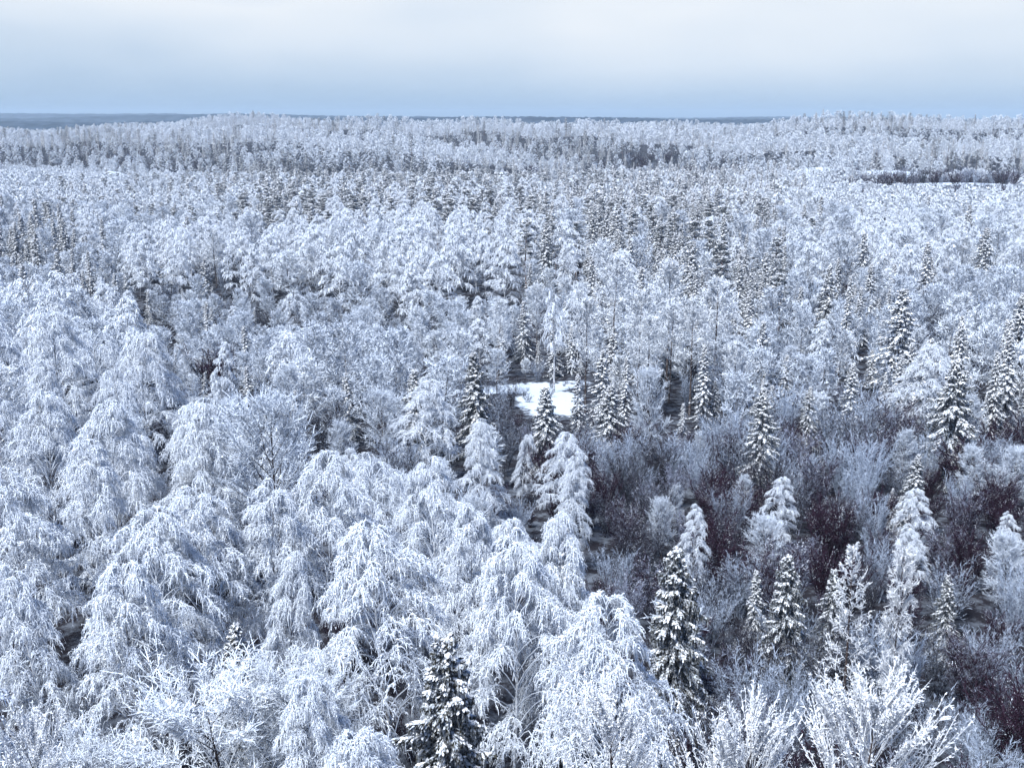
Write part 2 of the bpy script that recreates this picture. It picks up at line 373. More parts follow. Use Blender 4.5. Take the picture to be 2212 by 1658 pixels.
def pine(seed, H, R, nl=26, npuff=6, nneed=24, nsn=14, cb=0.48, pr=0.55, size=0.28):
    g = np.random.default_rng(seed)
    tr, nd, sn = MB(), MB(), MB()
    tk = np.linspace(0, H * 0.97, 9); sw = g.uniform(-.4, .4, 2)
    ax = lambda z: np.stack([sw[0] * np.sin(z / H * 4), sw[1] * np.sin(z / H * 3.3), z], -1)
    tr.tube(ax(tk)[None], (0.2 * (1 - 0.85 * tk / H))[None], 6)
    u = (np.arange(nl) + g.uniform(0, 1, nl)) / nl; az = np.arange(nl) * 2.4 + g.uniform(-.5, .5, nl)
    L = R * np.interp(u, [0, .3, .7, 1], [.7, 1, .8, .2]) * g.uniform(.6, 1.15, nl)
    S0 = ax(H * (cb + (0.97 - cb) * u)); D = hdir(az)
    a = np.interp(u, [0, 1], [0.05, 0.9]) + g.uniform(-.15, .15, nl)
    k = 4; s = np.linspace(0, 1, k)
    P = S0[:, None] + D[:, None] * (L[:, None] * s)[..., None] + Z * (L[:, None] * (a[:, None] * s - 0.15 * s ** 2))[..., None]
    tr.tube(P, (0.06 * (1 - .7 * s))[None] * np.ones((nl, 1)), 3)
    npf = nl * npuff; i = np.repeat(np.arange(nl), npuff); f = g.uniform(0.35, 1.05, npf)
    C = S0[i] + D[i] * (L[i] * f)[:, None] + Z * (L[i] * (a[i] * f - .15 * f ** 2))[:, None] + g.normal(0, 0.28, (npf, 3)) * np.array([1, 1, .4])
    r = pr * g.uniform(.6, 1.25, npf)
    m = npf * nneed; j = np.repeat(np.arange(npf), nneed)
    d = unit(g.normal(0, 1, (m, 3)) + Z * 0.15); B = C[j] + d * (r[j] * g.uniform(.1, .7, m))[:, None] * np.array([1, 1, .55])
    sdv = unit(np.cross(d, g.normal(0, 1, (m, 3)))) * size * 0.28
    nd.tris(B - sdv, B + sdv, B + d * size * g.uniform(.7, 1.5, m)[:, None] * np.array([1, 1, .7]))
    m = npf * nsn; j = np.repeat(np.arange(npf), nsn)
    th = g.uniform(0, 6.28, m); rr = r[j] * np.sqrt(g.uniform(0, 1, m))
    B = C[j] + hdir(th) * rr[:, None] + Z * (0.42 * r[j] * np.sqrt(np.maximum(1 - (rr / r[j]) ** 2, 0.05)) + 0.06)[:, None]
    e1 = hdir(g.uniform(0, 6.28, m)); e2 = np.stack([-e1[:, 1], e1[:, 0], g.normal(0, .3, m)], -1)
    s1 = size * 0.62 * g.uniform(.6, 1.4, m)[:, None]
    V = np.stack([B - e1 * s1, B + e2 * s1 * .7, B + e1 * s1 - Z * 0.1 * s1, B - e2 * s1 * .7 - Z * .12 * s1], 1)
    sn.add(V, np.arange(m * 4).reshape(m, 4))
    return {'trunk': [(tr, M['red_bark'])], 'crown': [(nd, M['pine_needles'])], 'snow': [(sn, M['snow'])]}

# ------------------------------------------------------------------ prototypes: kind -> lod -> list of (parts, H)
def meshes_of(name, parts):
    return {k: make_mesh(f'{name}_{k}', v) for k, v in parts.items()}
def merged_of(name, parts):
    return make_mesh(name, [x for v in parts.values() for x in v])

BSUB = dict(prof=((0, .92), (.25, 1), (.5, .82), (.75, .55), (1, .16)), cb=0.2, la=(0.9, 2.3), lrand=.45, ldrop=-0.25, sub_len=(0.13, 0.12, 0.50), s0=0.52, sub_drop=1.0, sub_a=.55, sub_ang=(0.2, 2.2))
BIRCH = dict(BSUB, load=0.075, nload=2, nl=56, nsub=10, ntw=13, twiglets=4, tww=0.046, tw=(0.2, 0.85), tgl=.2, limb_r=.055, spread=1.7, limbs_in_crown=True)
BIRCH_M = dict(BSUB, load=0.17, nload=1, nl=44, nsub=8, ntw=8, twiglets=0, tww=0.12, twk=3, limb_k=4, sub_r=0.035, sides=5, tw=(0.25, 0.9), spread=1.8, limbs_in_crown=True)
BIRCH_F = dict(BSUB, load=0.40, nl=28, nsub=5, ntw=5, twiglets=0, tww=0.30, twk=3, limb_k=3, sub_r=0.04, sides=4, tw=(0.3, 1.0), spread=2, limbs_in_crown=True)
UP = dict(mode='spray', ldrop=0.1, la=(0.9, 2.0), lrand=.2, sub_a=0.9, sub_drop=0.1, sub_len=(0.16, 0.24, 0.45), sub_ang=(0.2, 2.4))
ALD_PROF = ((0, .8), (.3, 1), (.65, .76), (1, .22))
def birch(s, H, R, p, **k): return tree(s, H, R, **{**p, **k})
def alder(s, H, R, p, **k): return tree(s, H, R, **{**UP, 'prof': ALD_PROF, 'bark': 'dark_bark', 'rime': 'alder_rime', 'cb': 0.22, **p, **k})
AL_N = dict(spread=1.5, s0=.35, nl=46, nsub=9, ntw=9, tw=(0.35, 0.95), tww=0.045, twk=3, twiglets=2, tgl=0.22, trunk_r=0.12, limb_r=0.04, sub_r=0.022)
AL_M = dict(limbs_in_crown=True, spread=1.8, s0=.4, nl=36, nsub=7, ntw=7, tw=(0.35, 0.9), tww=0.12, load=.13, twk=2, twiglets=0, limb_k=4, trunk_r=0.14, limb_r=0.05, sub_r=0.026, sides=5)
AL_F = dict(limbs_in_crown=True, spread=1.6, s0=.45, nl=15, nsub=6, ntw=5, tw=(0.4, 1.0), tww=0.30, load=.34, twk=2, twiglets=0, limb_k=3, trunk_r=0.15, limb_r=0.06, sub_r=0.03, sides=4)
def shrub(s, H, R, p, **k): return tree(s, H, R, **{**UP, 'shrub': True, 'ldrop': 0.35, 'bark': 'dark_bark', 'rime': 'thicket_rime', 's0': 0.2, 'sub_len': (0.30, 0.25, 0.3), 'limbs_in_crown': True, **p, **k})
SH_N = dict(tuft=.16, load=.06, nload=3, sub_drop=.5, nl=24, nsub=12, ntw=8, tw=(0.25, 0.8), tww=0.035, twk=3, twiglets=2, tgl=0.18, limb_r=0.035, sub_r=0.017)
SH_M = dict(tuft=.16, load=.10, nload=2, sub_drop=.5, nl=18, nsub=10, ntw=6, tw=(0.3, 0.8), tww=0.06, twk=2, twiglets=0, limb_k=5, limb_r=0.04, sub_r=0.022)
SH_F = dict(tuft=.25, load=.25, nl=12, nsub=7, ntw=4, tw=(0.4, 1.0), tww=0.15, twk=2, twiglets=0, limb_k=4, limb_r=0.06, sub_r=0.03)
SP_M = dict(nb=135, nt_=12, tww=0.15, sw_=0.145, rag=2, curtain=.28, nlump=2)
SP_F = dict(nb=60, nt_=7, tww=0.30, sw_=0.30, rag=1, curtain=0.4, nlump=2)

PH = {'birch': 20, 'alder': 14, 'aspen': 22, 'willow': 14, 'rime_tree': 20, 'thicket': 9, 'brush': 7, 'spruce': 15, 'pine': 18, 'larch': 15, 'poplar': 16}
PR = {'birch': 4.8, 'alder': 3.1, 'aspen': 3.6, 'willow': 4.2, 'rime_tree': 3.4, 'thicket': 2.6, 'brush': 2.4, 'spruce': 2.5, 'pine': 2.6, 'larch': 2.9, 'poplar': 1.9}
PH['birch_pole'] = 18; PR['birch_pole'] = 1.7
PROTO = {}
def proto(kind, lod, gens):
    for parts in gens:                                              # bring the crown's real top to the nominal height
        top = max(np.percentile(np.concatenate(mb.v)[:, 2], 99.7) for v in parts.values() for mb, _ in v)
        for v in parts.values():
            for mb, _ in v: mb.v = [a * np.array([1, 1, PH[kind] / top]) for a in mb.v]
    PROTO.setdefault(kind, {})[lod] = gens
S = 100
proto('birch', 0, [birch(1, 20, 5.2, BIRCH), birch(2, 20, 4.8, BIRCH, sway=1.6), birch(3, 20, 5.6, BIRCH, nl=60), birch(4, 20, 3.8, BIRCH, nl=46, la=(1.4, 2.4)), birch(5, 20, 5.4, BIRCH, sway=2.2, cb=0.33),
                   birch(6, 20, 5.0, BIRCH, nl=44, sway=1.2, prof=((0, .6), (.3, .9), (.65, 1), (1, .45)), ldrop=0.0), birch(7, 20, 4.4, BIRCH, nl=34, sway=2.6, prof=((0, .5), (.4, 1), (.6, .5), (.8, .8), (1, .25)), ldrop=.2, tw=(.3, 1.2))])
proto('birch', 1, [birch(11, 20, 4.8, BIRCH_M), birch(12, 20, 4.2, BIRCH_M, sway=1.4), birch(13, 20, 5.2, BIRCH_M), birch(14, 20, 3.8, BIRCH_M, la=(1.4, 2.4)), birch(15, 20, 5.0, BIRCH_M, prof=((0, .6), (.3, .9), (.65, 1), (1, .45)), ldrop=0.0)])
proto('birch', 2, [birch(21, 20, 4.8, BIRCH_F), birch(22, 20, 4.1, BIRCH_F), birch(23, 20, 5.3, BIRCH_F)])
proto('alder', 0, [alder(31, 14, 3.2, AL_N), alder(32, 14, 2.7, AL_N), alder(33, 14, 3.5, AL_N)])
proto('alder', 1, [alder(34, 14, 3.1, AL_M), alder(35, 14, 2.6, AL_M), alder(36, 14, 3.5, AL_M), alder(37, 14, 2.9, AL_M, rime='willow_rime')])
proto('alder', 2, [alder(38, 14, 3.2, AL_F, rime='aspen_rime'), alder(39, 14, 2.6, AL_F, rime='aspen_rime'), alder(40, 14, 3.4, AL_F, rime='willow_rime')])
proto('aspen', 1, [alder(41, 22, 3.8, AL_M, nl=34, nsub=10, ntw=9, cb=0.42, trunk_r=0.28, rime='aspen_rime', la=(0.8, 1.8)),
                   alder(42, 22, 3.3, AL_M, nl=32, nsub=10, ntw=9, cb=0.38, trunk_r=0.24, rime='aspen_rime', la=(1.0, 2.2))])
proto('willow', 0, [alder(51, 14, 4.4, AL_N, nl=44, cb=0.10, tww=0.042, rime='willow_rime', la=(0.6, 1.8), nsub=12, ntw=12, tw=(0.3, 0.9), load=.05, sub_len=(.28, .3, .5), sub_drop=.05, sub_el=.3, sub_r=.015, sub_ang=(.2, 1.2)),
                    alder(52, 14, 3.9, AL_N, nl=44, cb=0.12, tww=0.042, rime='willow_rime', la=(0.8, 2.0), nsub=12, ntw=12, tw=(0.3, 0.9), load=.05, sub_len=(.28, .3, .5), sub_drop=.05, sub_el=.3, sub_r=.015, sub_ang=(.2, 1.2))])
RIME = dict(AL_N, sub_el=.25, cb=0.34, rime='thick_rime', nsub=10, ntw=12, tw=(0.14, 0.40), tww=0.065, twk=3, twiglets=3, tgl=0.14, sub_r=0.030, limb_r=0.045, load=.055,
            sub_len=(0.32, 0.42, 0.5), sub_a=0.95, sub_drop=-0.1, sub_ang=(0.2, 0.9), spread=1.0, s0=.3)
proto('rime_tree', 0, [alder(56, 20, 2.3, RIME, nl=30, la=(1.2, 3.2)), alder(57, 20, 3.0, RIME, nl=40, la=(0.9, 3.0)), alder(58, 20, 2.6, RIME, nl=28, la=(1.0, 3.2))])
proto('thicket', 0, [shrub(61, 9, 2.6, SH_N), shrub(62, 9, 2.1, SH_N), shrub(63, 9, 3.0, SH_N)])
proto('thicket', 1, [shrub(64, 9, 2.6, SH_M), shrub(65, 9, 2.1, SH_M), shrub(66, 9, 2.9, SH_M)])
proto('thicket', 2, [shrub(67, 9, 2.8, SH_F), shrub(68, 9, 2.3, SH_F)])
proto('brush', 0, [shrub(71, 7, 2.4, SH_N, rime='dark_twigs'), shrub(72, 7, 2.0, SH_N, rime='dark_twigs'), shrub(73, 7, 2.8, SH_N, rime='dark_twigs')])
proto('brush', 1, [shrub(74, 7, 2.5, SH_M, rime='dark_twigs'), shrub(75, 7, 2.1, SH_M, rime='dark_twigs')])
proto('brush', 2, [shrub(76, 7, 2.8, SH_F, rime='dark_twigs'), shrub(77, 7, 2.3, SH_F, rime='dark_twigs')])
proto('spruce', 0, [spruce(81, 15, 3.1, snow=0.6, pw=.7, curtain=.5, mats=('dark_bark', 'dark_needles', 'snow')), spruce(82, 15, 2.8, snow=0.8, mats=('dark_bark', 'dark_needles', 'snow')), spruce(83, 15, 3.7, nb=220, snow=0.9, pw=.72, sw_=.095), spruce(80, 15, 3.0, snow=1.0, sw_=.095, droop=1.3, pw=.65)])
proto('spruce', 1, [spruce(84, 15, 2.9, **SP_M, snow=0.92), spruce(85, 15, 2.4, **SP_M, snow=0.8), spruce(86, 15, 3.3, **SP_M, snow=0.95), spruce(87, 15, 2.3, **SP_M, snow=1.0)])
proto('spruce', 2, [spruce(88, 15, 2.8, **SP_F, snow=1.0), spruce(89, 15, 2.4, **SP_F, snow=1.0), spruce(90, 15, 3.1, **SP_F, snow=1.0)])
proto('pine', 1, [pine(91, 18, 2.7), pine(92, 18, 2.3), pine(93, 18, 3.0)])
proto('pine', 2, [pine(94, 18, 2.7, nl=16, npuff=4, nneed=9, nsn=9, size=0.5, pr=.7), pine(95, 18, 2.3, nl=16, npuff=4, nneed=9, nsn=9, size=0.5, pr=.7)])
proto('larch', 0, [tree(97, 15, 2.9, cb=0.12, ct=0.99, prof=((0, 1), (.4, .72), (.75, .4), (1, .08)), nl=58, nsub=8, ntw=5, mode='spray', la=(-0.35, 0.5), ldrop=-0.45, lrand=.15,
                        sub_len=(0.12, .14, .15), sub_a=0.5, sub_drop=0.1, tw=(.12, .4), tww=.07, twk=3, twiglets=2, tgl=.12, trunk_r=.15, limb_r=.04, sub_r=.03, bark='dark_bark', rime='thick_rime', sway=.3)])
proto('poplar', 0, [tree(98, 16, 1.9, cb=0.22, ct=0.98, prof=((0, .8), (.3, 1), (.7, .75), (1, .3)), nl=60, nsub=9, ntw=7, mode='spray', la=(1.2, 2.0), ldrop=0.6, lrand=.3,
                         sub_len=(0.15, .2, .25), sub_a=0.6, sub_drop=0.4, tw=(.2, .6), tww=.06, twk=3, twiglets=2, tgl=.14, trunk_r=.15, limb_r=.04, sub_r=.03, bark='dark_bark', rime='thick_rime', sway=.3)])
# ------------------------------------------------------------------ terrain
def sst(a, b, x):
    t = np.clip((x - a) / (b - a), 0, 1); return t * t * (3 - 2 * t)
def ground(x, y):
    x = np.asarray(x, float); y = np.asarray(y, float)
    h = 0.9 * np.sin(x / 37 + 1) * np.sin(y / 45 + .4) + 1.6 * np.sin(x / 110 + y / 160)
    r = np.hypot(x, y)
    h = h * np.clip(r / 120, 0.2, 1)
    h = h - 7 * np.exp(-((x + 50) / 75) ** 4 - ((y - 235) / 45) ** 4)          # the hollow behind the birch stand
    h = h - 13 * np.exp(-((y - 880) / 130) ** 2)
    px = x / np.maximum(np.abs(y), 200) * 1500
    bump = 4.5 * np.exp(-((px + 333) / 130) ** 2) + 2.4 * np.exp(-((px - 440) / 110) ** 2) + 1.5 * np.sin(px / 71) - 1.0 - 3.0 * np.exp(-((px + 630) / 70) ** 2) - 3.0 * np.exp(-((px + 203) / 60) ** 2) - 2.5 * np.exp(-((px - 325) / 70) ** 2) + 1.2 * np.sin(px / 23 + y / 90)
    h = h + sst(900, 1560, y) * (22.5 + 1.6 * bump) + (11 * np.sin(y / 66 + px / 120 + np.sin(px / 170)) + 3.0 * np.sin(y / 31 - px / 47)) * sst(880, 1050, y) * (1 - sst(1500, 1650, y))
    h = h - 30 * sst(1750, 2600, y)
    h = h + 9.0 * np.exp(-((x - 277) / 85) ** 2 - ((y - 722) / 34) ** 2)          # field knolls on the far side
    h = h + 17.5 * np.exp(-((x - 240) / 42) ** 2 - ((y - 905) / 40) ** 2) + 17.5 * np.exp(-((x - 318) / 50) ** 2 - ((y - 905) / 42) ** 2)
    h = h + 17.0 * np.exp(-((x + 335) / 24) ** 2 - ((y - 930) / 40) ** 2)
    return h
FIELDS = [  # x, y, radius x, radius y: open snow
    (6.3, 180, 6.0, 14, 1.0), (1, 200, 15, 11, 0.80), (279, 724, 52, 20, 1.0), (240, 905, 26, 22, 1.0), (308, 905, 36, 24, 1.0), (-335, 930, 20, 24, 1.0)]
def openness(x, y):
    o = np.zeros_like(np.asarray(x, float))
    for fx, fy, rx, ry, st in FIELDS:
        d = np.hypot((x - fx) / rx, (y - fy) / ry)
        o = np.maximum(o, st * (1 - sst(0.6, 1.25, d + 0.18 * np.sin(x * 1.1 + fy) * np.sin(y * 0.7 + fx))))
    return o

def terrain():
    th = np.concatenate([np.arange(-180, -36, 6.0), np.arange(-36, 36.01, 0.45), np.arange(42, 180.1, 6.0)])
    r = np.concatenate([np.arange(0, 30, 6.0), np.arange(30, 300, 3.0), np.arange(300, 1100, 8.0), np.arange(1100, 2000, 20.0), np.geomspace(2000, 9000, 24)])
    T, Rr = np.meshgrid(np.radians(th), r)
    x = Rr * np.sin(T); y = Rr * np.cos(T)
    z = ground(x, y)
    v = np.stack([x, y, z], -1)
    a, b = v.shape[:2]
    i = np.arange(a - 1)[:, None] * b + np.arange(b - 1)[None]
    q = np.stack([i, i + 1, i + b + 1, i + b], -1).reshape(-1, 4)[:, ::-1]
    mb = MB(); mb.add(v, q)
    m, t, d = mat('forest_floor_snow')
    at = N(t, 'ShaderNodeAttribute'); at.attribute_name = 'open_snow'
    tc = N(t, 'ShaderNodeTexCoord'); n1 = N(t, 'ShaderNodeTexNoise'); n1.inputs['Scale'].default_value = 0.55; n1.inputs['Detail'].default_value = 7; n1.inputs['Roughness'].default_value = .7
    t.links.new(tc.outputs['Object'], n1.inputs['Vector'])
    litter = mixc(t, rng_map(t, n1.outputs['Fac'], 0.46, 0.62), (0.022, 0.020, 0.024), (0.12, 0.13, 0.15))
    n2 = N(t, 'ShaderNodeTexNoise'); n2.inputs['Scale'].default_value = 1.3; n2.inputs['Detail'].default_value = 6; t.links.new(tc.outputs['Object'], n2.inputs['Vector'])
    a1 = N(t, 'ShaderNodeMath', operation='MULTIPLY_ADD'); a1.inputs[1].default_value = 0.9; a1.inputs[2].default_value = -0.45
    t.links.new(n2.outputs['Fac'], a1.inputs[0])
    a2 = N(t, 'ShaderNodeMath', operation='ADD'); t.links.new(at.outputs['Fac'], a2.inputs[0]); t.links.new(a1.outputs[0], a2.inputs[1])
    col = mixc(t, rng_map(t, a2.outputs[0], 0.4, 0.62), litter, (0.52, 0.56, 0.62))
    t.links.new(col, d.inputs['Color'])
    bp = N(t, 'ShaderNodeBump'); bp.inputs['Strength'].default_value = 0.5; bp.inputs['Distance'].default_value = 0.4
    t.links.new(n2.outputs['Fac'], bp.inputs['Height']); t.links.new(bp.outputs[0], d.inputs['Normal'])
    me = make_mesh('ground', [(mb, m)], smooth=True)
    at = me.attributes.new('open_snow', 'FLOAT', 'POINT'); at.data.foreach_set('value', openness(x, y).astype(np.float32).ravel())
    o = bpy.data.objects.new('ground', me); sc.collection.objects.link(o); o['kind'] = 'structure'
terrain()

def hills():
    """Forested ridges 4 to 8 km off, dark wood against the sky."""
    m, t, d = mat('far_forest')
    tc = N(t, 'ShaderNodeTexCoord'); n1 = N(t, 'ShaderNodeTexNoise'); n1.inputs['Scale'].default_value = 0.02; n1.inputs['Detail'].default_value = 8
    t.links.new(tc.outputs['Object'], n1.inputs['Vector'])
    t.links.new(mixc(t, rng_map(t, n1.outputs['Fac'], 0.4, 0.7), (0.014, 0.024, 0.036), (0.06, 0.08, 0.11)), d.inputs['Color'])
    rnd = np.random.default_rng(5)
    for dist, top, amp, sd in ((3900, 50, 10, 1), (5600, 60, 16, 2), (7600, 74, 22, 3)):
        xs = np.linspace(-dist * 0.75, dist * 0.75, 700); ys = np.linspace(-420, 420, 13)
        X, Y = np.meshgrid(xs, ys)
        prof = sum(np.sin(xs / dist * f + sd * p) * k for f, p, k in ((5, 1.3, 1), (11, 2.1, .6), (23, .7, .35), (47, 3.1, .18))) / 1.6
        tree_rag = rnd.uniform(-2.0, 2.0, (13, 700))
        h = (top + amp * prof)[None] * np.cos(ys / 420 * math.pi / 2)[:, None] ** 0.7 - 25 * (np.abs(ys) / 420)[:, None] ** 2 + tree_rag - 3
        V = np.stack([X, Y + dist, h], -1)
        i = np.arange(12)[:, None] * 700 + np.arange(699)[None]
        q = np.stack([i, i + 1, i + 701, i + 700], -1).reshape(-1, 4)
        mb = MB(); mb.add(V, q)
        o = bpy.data.objects.new('hills', make_mesh('hills', [(mb, m)])); sc.collection.objects.link(o); o['kind'] = 'structure'
hills()

# ------------------------------------------------------------------ where the trees stand
CP, SP_ = math.cos(PITCH), math.sin(PITCH)
def project(x, y, z):
    dz = z - CAM_Z
    depth = y * CP - dz * SP_; up = y * SP_ + dz * CP
    return 1106 + FPX * x / depth, 829 - FPX * up / depth, depth
def solve_top(px, py, H):
    """The spot on the ground where a tree of height H shows its top at (px, py)."""
    dx = (px - 1106) / FPX; uy = (829 - py) / FPX
    d = np.array([dx, CP + uy * SP_, -SP_ + uy * CP])
    lo, hi = 5.0, 2500.0
    ts = np.linspace(10, 2500, 5000)
    zz = CAM_Z + d[2] * ts - ground(d[0] * ts, d[1] * ts) - H
    i = np.argmax(zz < 0)
    t = ts[i]
    return d[0] * t, d[1] * t

def inside(px, py, poly):
    px = np.asarray(px); c = np.zeros(px.shape, bool); n = len(poly)
    for i in range(n):
        x1, y1 = poly[i]; x2, y2 = poly[(i + 1) % n]
        if y1 == y2: continue
        k = ((y1 > py) != (y2 > py)) & (px < (x2 - x1) * (py - y1) / (y2 - y1) + x1)
        c ^= k
    return c

# zones by where a crown top shows; (name, polygon, species weights, height range, spacing factor)
ZONES = [
 ('willow_scrub', [(-300, 1440), (150, 1470), (320, 1400), (640, 1400), (650, 1760), (-300, 1760)], dict(willow=6, birch=3), (14, 18), 1.0),
 ('front_birches', [(-300, 600), (60, 600), (230, 640), (330, 735), (450, 800), (640, 770), (730, 830), (880, 860), (1000, 905), (1130, 960), (1230, 1080), (1330, 1200), (1400, 1290), (1450, 1480), (1450, 1760), (-300, 1760)],
  dict(birch=26, spruce=.25, aspen=.4, alder=1.5), (15.5, 23), 1.0),
 ('spruce_clump', [(-200, 440), (190, 440), (190, 560), (-200, 560)], dict(spruce=5, alder=3), (13, 19), .9),
 ('hollow_alders', [(250, 560), (420, 560), (640, 590), (900, 620), (1060, 600), (1180, 560), (1280, 560), (1280, 640), (1090, 700), (1060, 800), (1020, 905), (880, 860), (730, 830), (640, 770), (450, 800), (330, 735), (270, 640)],
  dict(alder=18, birch=2, spruce=1, thicket=5), (8, 14), .8),
 ('middle_birches', [(200, 470), (330, 440), (480, 430), (700, 440), (860, 430), (1180, 440), (1190, 540), (1060, 600), (900, 620), (640, 590), (420, 560), (250, 560)], dict(birch=24, alder=1, spruce=1), (18, 22), .95),
 ('pale_wood', [(-300, 343), (470, 343), (470, 430), (330, 440), (200, 470), (-300, 470)], dict(alder=10, birch=8, pine=1, spruce=.6), (13, 18), .9),
 ('dark_patch', [(1075, 345), (1165, 345), (1165, 364), (1075, 364)], dict(brush=1), (8, 11), .7),
 ('dark_patch', [(1340, 316), (1510, 316), (1510, 350), (1340, 350)], dict(brush=3, thicket=2, spruce=1), (9, 13), .8),
 ('dark_patch', [(1820, 352), (2300, 358), (2300, 386), (1860, 380)], dict(brush=2, thicket=1), (10, 13), .7),
 ('dark_patch', [(160, 322), (340, 322), (340, 348), (160, 348)], dict(brush=2, thicket=2, alder=1), (8, 12), .8),
 ('pine_wood', [(470, 343), (1200, 343), (1200, 440), (860, 430), (700, 440), (480, 430)], dict(pine=8, spruce=5, birch=5, aspen=.3), (14, 20), .9),
 ('spruce_wood', [(1200, 343), (1680, 343), (1700, 560), (1640, 620), (1500, 560), (1280, 560), (1180, 560), (1190, 440)], dict(spruce=18, pine=4, birch=3, alder=2), (15, 21), .85),
 ('upper_birches', [(1680, 343), (2400, 343), (2400, 520), (2000, 560), (1700, 560)], dict(birch=9, alder=6, spruce=2, aspen=.6), (14, 19), .9),
 ('mixed_wood', [(1640, 560), (2000, 560), (2400, 520), (2400, 760), (1900, 800), (1600, 800), (1500, 700), (1500, 560)], dict(spruce=5, alder=8, birch=2, thicket=5), (9, 16), .85),
 ('glade_trees', [(1060, 600), (1280, 560), (1500, 560), (1600, 800), (1250, 800), (1090, 790), (1060, 700)], dict(alder=12, aspen=2, spruce=3, birch=2), (12, 18), .8),
 ('grey_thicket', [(1130, 800), (1600, 780), (2400, 740), (2400, 1000), (1500, 950), (1330, 1000), (1130, 960)], dict(thicket=12, alder=2.4, spruce=.4, brush=6), (6, 10), .62),
 ('dark_brush', [(1130, 960), (1330, 1000), (1500, 950), (2400, 1000), (2400, 1260), (1500, 1230), (1400, 1290), (1330, 1200), (1230, 1080)], dict(brush=13, thicket=6, birch=1.6, alder=1.4, spruce=.3), (5, 9.5), .6),
 ('frosty_scrub', [(1130, 1200), (2400, 1200), (2400, 1800), (1130, 1800)], dict(thicket=12, alder=1.8, brush=5), (6, 10), .62),
 ('left_alders', [(-300, 470), (260, 470), (280, 640), (230, 650), (60, 600), (-300, 600)], dict(alder=7, birch=6, spruce=.6), (13, 18), .9),
]
FAR = ('ridge_wood', None, dict(alder=10, birch=9, spruce=4, pine=3), (14, 21), 1.15)

TREES = []     # dicts x,y,H,kind,zone,label,rs (radius scale)
def put(kind, px, py, H, label, zone='landmark', rs=1.0, var=None):
    x, y = solve_top(px, py, H)
    TREES.append(dict(kind=kind, x=x, y=y, H=H, zone=zone, label=label, rs=rs, var=var))

# hand-placed trees: species, where the top shows, height in metres, label
put('spruce', 1655, 838, 14, 'broad snow-tipped spruce standing alone in the grey thicket', rs=1.0, var=2)
put('spruce', 1950, 622, 18, 'broad snow-laden spruce, the widest cone on the slope beyond the thicket', rs=1.45, var=2)
put('spruce', 1832, 618, 16, 'slender snow-caked spruce just beside the widest snowy cone', rs=.8, var=3)
put('spruce', 2065, 772, 16, 'shaggy tall spruce with broken snowy boughs above the thicket', rs=1.25, var=2)
put('spruce', 1885, 753, 7, 'little cone-shaped spruce among grey twigs below the wide snowy spruce', rs=1.3, var=1)
put('spruce', 1980, 978, 8, 'small dark spruce with white tips at the upper edge of the brown brush', rs=1.2, var=1)
put('spruce', 1475, 1178, 16, 'tall dark spruce at the end of the birch stand, hung with snow', rs=1.1, var=0)
put('spruce', 1710, 1198, 11.5, 'dark brown-green spruce with bare lower boughs over the scrub', rs=1.1, var=0)
put('spruce', 1640, 1230, 8, 'thin shadowed spruce behind the bare-boughed dark spruce', rs=.9, var=1)
put('spruce', 1810, 1230, 9, 'nearly black spruce half hidden behind the white larch', rs=1.0, var=0)
put('spruce', 2055, 1240, 8, 'dark narrow spruce beside the white columnar tree', rs=.9, var=0)
put('spruce', 962, 1368, 18, 'big spruce between two weeping birches, snow on each bough', rs=1.1, var=0)
put('spruce', 500, 1350, 13, 'shadowed spruce sunk in a gap of the birch stand', rs=1.0, var=1)
put('spruce', 1320, 828, 11, 'snowy spruce with long sweeping boughs in front of the clearing', rs=1.25, var=2)
put('spruce', 1248, 806, 10, 'dark dense spruce at the edge of the snowy clearing', rs=1.1, var=1)
put('spruce', 1300, 752, 12, 'bushy spruce behind the sweeping-boughed one by the clearing', rs=1.1, var=0)
put('spruce', 1525, 742, 13, 'tall narrow snowy spruce in the grey thicket', rs=.95, var=3)
put('spruce', 1548, 820, 7, 'short spruce leaning on the tall narrow snowy one', rs=1.1, var=1)
put('spruce', 1180, 836, 12, 'grey-green frosted conifer standing in front of the clearing', rs=1.2, var=3)
put('spruce', 1475, 868, 7, 'small white-topped spruce between clearing and lone broad spruce', rs=1.1, var=3)
put('spruce', 1700, 765, 9, 'frosted young spruce above the lone broad spruce', rs=1.2, var=3)
put('spruce', 1085, 690, 11, 'snow-caked spruce at the back edge of the clearing, farthest to one side', rs=1.0, var=3)
put('spruce', 1132, 650, 13, 'tallest snow-caked spruce at the back edge of the clearing', rs=1.0, var=2)
put('spruce', 1163, 735, 6.5, 'young white spruce next to the tallest one behind the clearing', rs=1.1, var=3)
put('spruce', 1235, 700, 10, 'snow-caked spruce behind the clearing, beside the white birch pole', rs=1.1, var=3)
put('spruce', 316, 628, 10, 'dark young spruce in the shadowed gap beyond the birch stand', rs=1.1, var=1)
put('spruce', 322, 662, 8, 'short white-striped spruce in front of its dark twin in the gap', rs=1.0, var=3)
put('spruce', 1180, 480, 18, 'snowy spruce at the edge where birch belt meets spruce wood', rs=1.1, var=2)
put('spruce', 1280, 440, 20, 'pointed snowy spruce rising over the front of the spruce wood', rs=1.0, var=2)
put('spruce', 30, 478, 17, 'dark spruce at the very edge of the frame beyond the birch stand', rs=1.0, var=1)
put('spruce', 75, 500, 16, 'second dark spruce of the little spruce clump', rs=1.0, var=0)
put('spruce', 135, 470, 18, 'tallest spruce of the little spruce clump', rs=1.0, var=2)
put('spruce', 2130, 490, 19, 'white-topped spruce towering over frosted trees at the slope', rs=1.3, var=2)
put('spruce', 2010, 520, 18, 'tall spruce with snow in ledges on the slope', rs=1.1, var=3)
put('spruce', 1870, 500, 17, 'spruce on the slope near the upper birches', rs=1.1, var=2)
